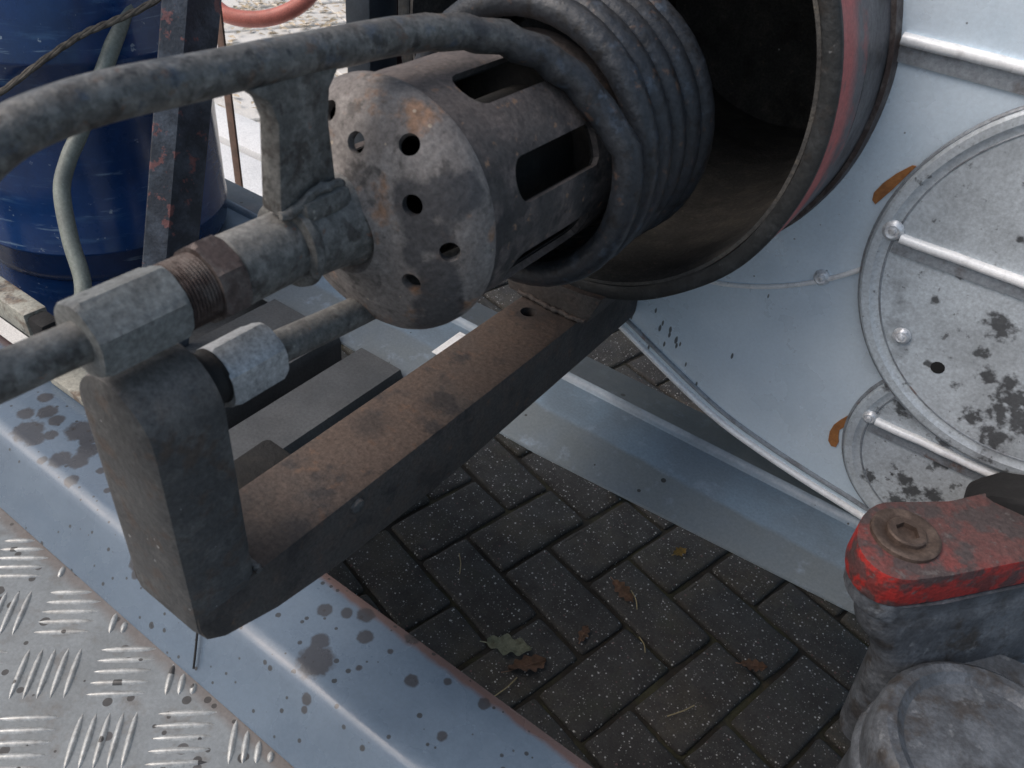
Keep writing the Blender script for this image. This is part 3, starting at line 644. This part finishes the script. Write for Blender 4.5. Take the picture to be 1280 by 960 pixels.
big = cover((.428, .832), .1765, .4905, 'galv_dirty', .8415, tk, 'big_round_cover', 'big stained round cover with bright seam')
rivet(.267, .846, .4835, big, .0098); rivet(.3115, .751, .4835, big, .0085); rivet(.58, .78, .4835, big)
obj('drain_hole', solid_lathe([(.4849, .0065), (.4842, .006), (.4842, .001)], 'Y', (.352, .733), 14), 'black', big)
g1 = [(.2385, .861), (.2375, .868), (.2415, .878), (.249, .890), (.259, .9015), (.2625, .902), (.2575, .890), (.2515, .876), (.2455, .864), (.2425, .858)]
p_ = obj('torn_gap', prism(g1, .4958, .4972, 'Y'), 'orange', tk, smooth=0); p_['label'] = 'orange torn gap above the big cover rivet'
g2 = [(.2935, .585), (.2885, .590), (.2862, .602), (.2872, .612), (.2915, .622), (.2965, .631), (.2985, .630), (.2965, .622), (.2985, .617), (.2945, .609), (.2965, .600), (.2990, .594), (.2985, .586)]
p_ = obj('torn_gap', prism(g2, .4982, .4994, 'Y'), 'orange', tk, smooth=0); p_['label'] = 'orange torn gap beside the small cover'

# ------------------------------------------------------------------ red-painted fitting, lower right
rf = thing('pipe_coupling', (.46, .30, .55), 'greasy grey cast coupling with red painted clamp and rusty bolt in the corner', 'coupling')
RZ = .655
ol = [(.391 + .036 * math.cos(R(a)), .331 + .036 * math.sin(R(a)) * 1.35) for a in range(135, 312, 12)] + [(.437, .318), (.476, .368), (.56, .475), (.62, .56), (.545, .60), (.480, .510), (.444, .452), (.413, .408)]
obj('red_clamp', dent(prism(ol, RZ - .036, RZ, 'Z', bev=.0025), .0015, 25), 'red', rf)
wa = obj('washer', dent(solid_lathe([(RZ - .001, .0300), (RZ + .003, .0295), (RZ + .0042, .0275), (RZ + .0036, .0225), (RZ + .002, .019), (RZ + .0015, .012)], 'Z', (.392, .336), 40), .0008, 60), 'washer', rf)
bh_ = bmesh.new(); n6 = 36
r6 = [[bh_.verts.new((.392 + q_(k) * math.cos(2 * pi * k / n6), .336 + q_(k) * math.sin(2 * pi * k / n6), z_)) for k in range(n6)] for q_, z_ in ((lambda k: .0170, RZ + .001), (lambda k: .0165, RZ + .0055), (lambda k: .0150, RZ + .0068), (lambda k: .0088 / math.cos((2 * pi * k / n6) % (pi / 3) - pi / 6), RZ + .0062), (lambda k: .0084 / math.cos((2 * pi * k / n6) % (pi / 3) - pi / 6), RZ + .0005))]
for A, B in zip(r6, r6[1:]):
    for k in range(n6): bh_.faces.new((A[k], A[(k + 1) % n6], B[(k + 1) % n6], B[k]))
bh_.faces.new(r6[-1])
obj('bolt_head', dent(bh_, .0006, 60), 'washer', wa, smooth=25)
bm = bmesh.new(); rg = []
for z_, k_ in ((.6245, .93), (.6225, .965), (.6065, .965), (.6035, .945), (.6005, .89), (.585, .875), (.572, .85), (.562, .79), (.550, .73), (.52, .66), (.40, .60)):
    rg.append([bm.verts.new((.526 + (a - .526) * k_, .366 + (b_ - .366) * k_, z_ - .006)) for a, b_ in ol])
for A, B in zip(rg, rg[1:]):
    for k in range(len(A)): bm.faces.new((A[k], A[(k + 1) % len(A)], B[(k + 1) % len(A)], B[k]))
bm.faces.new(rg[0]); bm.faces.new(rg[-1][::-1])
obj('cast_body', dent(bm, .0007, 40), 'cast', rf, smooth=38)
obj('stem', dent(solid_lathe([(.002, .060), (.515, .060), (.522, .058)], 'Z', (.535, .345), 64), .0006, 40), 'cast', rf, smooth=40)
fl = [(.002, .088), (.455, .089), (.462, .0905), (.520, .0935), (.535, .0930), (.5415, .0905), (.5450, .086), (.5450, .078), (.5415, .0745), (.538, .070), (.540, .05), (.541, .01)]
obj('collar_flange', dent(solid_lathe(fl, 'Z', (.528, .266), 96), .0010, 20), 'cast', rf, smooth=32)
obj('collar_rib', dent(lathe([(.478, .089), (.481, .0955), (.488, .0965), (.494, .0935), (.496, .089)], 'Z', (.528, .266), 96, closed=False), .0012, 22), 'cast', rf, smooth=40)
lump = obj('rubber_boot', dent(prism([(.423, .628), (.428, .648), (.441, .661), (.470, .672), (.53, .68), (.56, .66), (.55, .625), (.48, .612)], .436, .479, 'Y', bev=.008), .004, 40), 'black', loc=(.47, .46, .655), smooth=50)
tag(lump, 'black rubber boot between the red clamp and the round covers', 'rubber boot')

# ------------------------------------------------------------------ gas cylinder and what stands round it
cc = (-.79, .33)
gc = thing('gas_cylinder', (cc[0], cc[1], .42), 'scratched dark blue gas cylinder standing behind the pipes', 'gas cylinder')
obj('body', solid_lathe([(.490, .12), (.492, .155), (.500, .169), (.516, .1765), (.545, .1785), (.5475, .1805), (.551, .1805), (.5535, .1788), (.70, .179), (.72, .1792), (.80, .1792), (.803, .1808), (.807, .1808), (.810, .179), (1.02, .178), (1.08, .165), (1.12, .13), (1.14, .06)], 'Z', cc, 96), 'blue', gc)
obj('foot_ring', lathe([(.421, .170), (.426, .1715), (.432, .168), (.505, .167), (.505, .163), (.427, .164), (.421, .165)], 'Z', cc, 96), 'blue', gc)
obj('neck', solid_lathe([(1.135, .035), (1.17, .03), (1.19, .02)], 'Z', cc, 24), 'thread', gc)
tr = obj('cylinder_tray', newbox(-1.02, -.50, .14, .56, .408, .420, bev=.002), 'rail', loc=(-.76, .34, .41)); tag(tr, 'dull steel tray under the blue gas cylinder', 'tray')
# flaking angle-iron brace
P, Q = Vector((-.508, .325, .93)), Vector((-.468, .168, .50))
ax = (P - Q).normalized(); P = P + ax * .25
vx = Vector((.80, .59, .09)); vx = (vx - ax * vx.dot(ax)).normalized(); vy = ax.cross(vx).normalized()
if vy.y < 0: vy = -vy
sec = [(-.0145, -.002), (-.0125, -.0035), (.0145, -.004), (.0185, -.0005), (.040, .030), (.036, .033), (.0145, .003), (-.0145, .002)]
bm = bmesh.new(); A = [bm.verts.new(Q + vx * a + vy * b) for a, b in sec]; B = [bm.verts.new(P + vx * a + vy * b) for a, b in sec]
bm.faces.new(A); bm.faces.new(B[::-1])
for k in range(len(A)): bm.faces.new((A[k], A[(k + 1) % 8], B[(k + 1) % 8], B[k]))
an = obj('angle_brace', bm, 'iron', loc=tuple(Q), smooth=25); tag(an, 'black angle-iron brace with flaking red primer in front of the blue cylinder', 'brace')
h = obj('gas_hose', sweep(catmull([(-.66, .42, 1.02), (-.63, .343, .889), (-.62, .321, .859), (-.613, .289, .82), (-.608, .263, .789), (-.600, .219, .738), (-.597, .195, .711), (-.587, .173, .681), (-.554, .152, .637), (-.522, .138, .601), (-.499, .117, .564), (-.50, .13, .50)], 8), .0098, 14), 'hose', loc=(-.5, .12, .56))
tag(h, 'grey-green gas hose hanging in front of the blue cylinder', 'hose')
rp = catmull([(-.80, .07, .70), (-.715, .145, .748), (-.672, .175, .777), (-.640, .215, .812), (-.615, .258, .841), (-.59, .29, .858), (-.565, .33, .88), (-.53, .40, .93)], 10)
bm = bmesh.new()
for s_ in range(3):
    pts = []
    for i, p in enumerate(rp):
        a = i * .55 + s_ * 2 * pi / 3; pts.append(p + Vector((math.cos(a) * .0022, math.sin(a) * .0016, math.sin(a) * .0022)))
    sweep(pts, .0024, 8, bm=bm)
ro = obj('rope', bm, 'rope', loc=(-.66, .25, .8)); tag(ro, 'old grey rope slung across the top of the blue cylinder', 'rope')

# background bits between the pipes
ph = obj('water_hose', sweep(catmull([(-1.85, 1.08, .62), (-1.70, 1.14, .53), (-1.628, 1.179, .508), (-1.569, 1.192, .486), (-1.506, 1.232, .484), (-1.453, 1.282, .503), (-1.42, 1.339, .541), (-1.40, 1.40, .62), (-1.40, 1.45, .72)], 8), .021, 16), 'pink', loc=(-1.5, 1.23, .48))
tag(ph, 'loop of pink rubber hose at the top edge behind the burner', 'hose')
cn = obj('steel_column', newbox(-.870, -.805, .93, 1.02, 0, 1.6, bev=.006), 'navy', loc=(-.82, .97, 0))
cn.rotation_euler.z = 0
tag(cn, 'dark navy steel column behind the burner cup', 'column')
bs = obj('flat_bar', newbox(-.742, -.727, .962, .967, 0, 1.6, bev=.001), 'steel_strip', loc=(-.735, .965, 0)); tag(bs, 'pale upright steel flat bar behind the burner cup', 'bar')
pn = obj('side_panel', newbox(-.80, -.20, 1.0, 1.02, .52, 1.7, bev=.004), 'maroon', loc=(-.5, 1.01, .52)); tag(pn, 'dark maroon panel behind the heating coil', 'panel')
ru = obj('upright_flat_bar', newbox(-1.10, -1.078, .80, .805, 0, 1.4, bev=.001), 'brown', loc=(-1.09, .80, 0)); tag(ru, 'brown upright flat bar right of the blue cylinder', 'bar')

# ------------------------------------------------------------------ fallen leaves and straws on the paving
def leaf(x, y, size, rot, mat, label, lobes=4, wid=.5, tilt=(0, 0), z=.006, seed=0):
    rnd = random.Random(seed); bm = bmesh.new(); n = 22; L = []; Rr = []; mid = []
    for i in range(n + 1):
        t = i / n; w = size * wid * (math.sin(pi * min(1, t * .96 + .03)) ** .7) * (1 + .28 * math.sin(t * lobes * 2 * pi + rnd.uniform(-.2, .2)))
        zc = size * .10 * math.sin(pi * t + seed); e = size * .12 * math.sin(5 * t + seed * 2)
        mid.append(bm.verts.new((t * size * 2 - size, 0, zc))); L.append(bm.verts.new((t * size * 2 - size, w, zc + e + size * .12))); Rr.append(bm.verts.new((t * size * 2 - size, -w, zc - e * .6 + size * .14)))
    for i in range(n):
        bm.faces.new((mid[i], mid[i + 1], L[i + 1], L[i])); bm.faces.new((Rr[i], Rr[i + 1], mid[i + 1], mid[i]))
    bmesh.ops.solidify(bm, geom=bm.faces[:], thickness=.0006)
    sweep([(-size * 1.35, 0, size * .05), (-size, 0, 0), (size * .9, 0, size * .06)], [.0009, .0009, .0003], 5, bm=bm)
    bmesh.ops.transform(bm, verts=bm.verts, matrix=Matrix.Translation((x, y, z)) @ Matrix.Rotation(rot, 4, 'Z') @ Matrix.Rotation(tilt[0], 4, 'X') @ Matrix.Rotation(tilt[1], 4, 'Y'))
    o = obj('fallen_leaf', bm, mat, loc=(x, y, 0)); return tag(o, label, 'leaf', 'fallen leaves on the block paving')
leaf(-.016, .408, .036, R(28), 'leaf_g', 'pale green fallen leaf on the dark paving beside the oily frame member', 3, .42, (.35, -.1), .012, 1)
leaf(.026, .400, .034, R(62), 'leaf_b', 'curled brown fallen leaf lying against the pale green one', 4, .5, (-.3, .1), .008, 2)
leaf(.108, .774, .016, R(70), 'leaf_y', 'small yellow fallen leaf on the paving near the ridged frame member', 3, .5, (.2, .1), .005, 3)
leaf(-.055, .826, .024, R(10), 'leaf_y', 'olive fallen leaf tucked below the edge of the ridged frame member', 3, .45, (-.3, .2), .008, 4)
leaf(.064, .509, .017, R(100), 'leaf_b', 'small light brown fallen leaf alone in the middle of a paving block', 3, .45, (.1, .1), .005, 5)
leaf(.072, .628, .026, R(-20), 'leaf_b', 'dark brown fallen leaf with yellow tip in a paving joint', 4, .4, (.5, .1), .004, 6)
leaf(.313, .640, .022, R(30), 'leaf_b', 'faded olive-brown fallen leaf in the joint nearest the red clamp', 4, .4, (.4, 0), .003, 8)
for i, (x, y, a, l, lb) in enumerate(((-.185, .49, -50, .045, 'short dry straw on the paving near the bracket arm'), (.095, .625, -45, .04, 'pale straw beside the dark brown leaf'), (.02, .35, 80, .05, 'thin straw next to the rusty frame edge'), (.255, .49, 60, .05, 'pale straw at the lower edge of the paving'), (.15, .555, -42, .03, 'short broken straw in a long paving joint'))):
    dx, dy = math.cos(R(a)) * l / 2, math.sin(R(a)) * l / 2
    o = obj('straw', sweep(catmull([(x - dx, y - dy, .004), (x + .003, y, .007), (x + dx, y + dy, .004)], 5), .0009, 6), 'straw', loc=(x, y, 0)); tag(o, lb, 'straw', 'straws on the block paving')
bpy.context.view_layer.update()
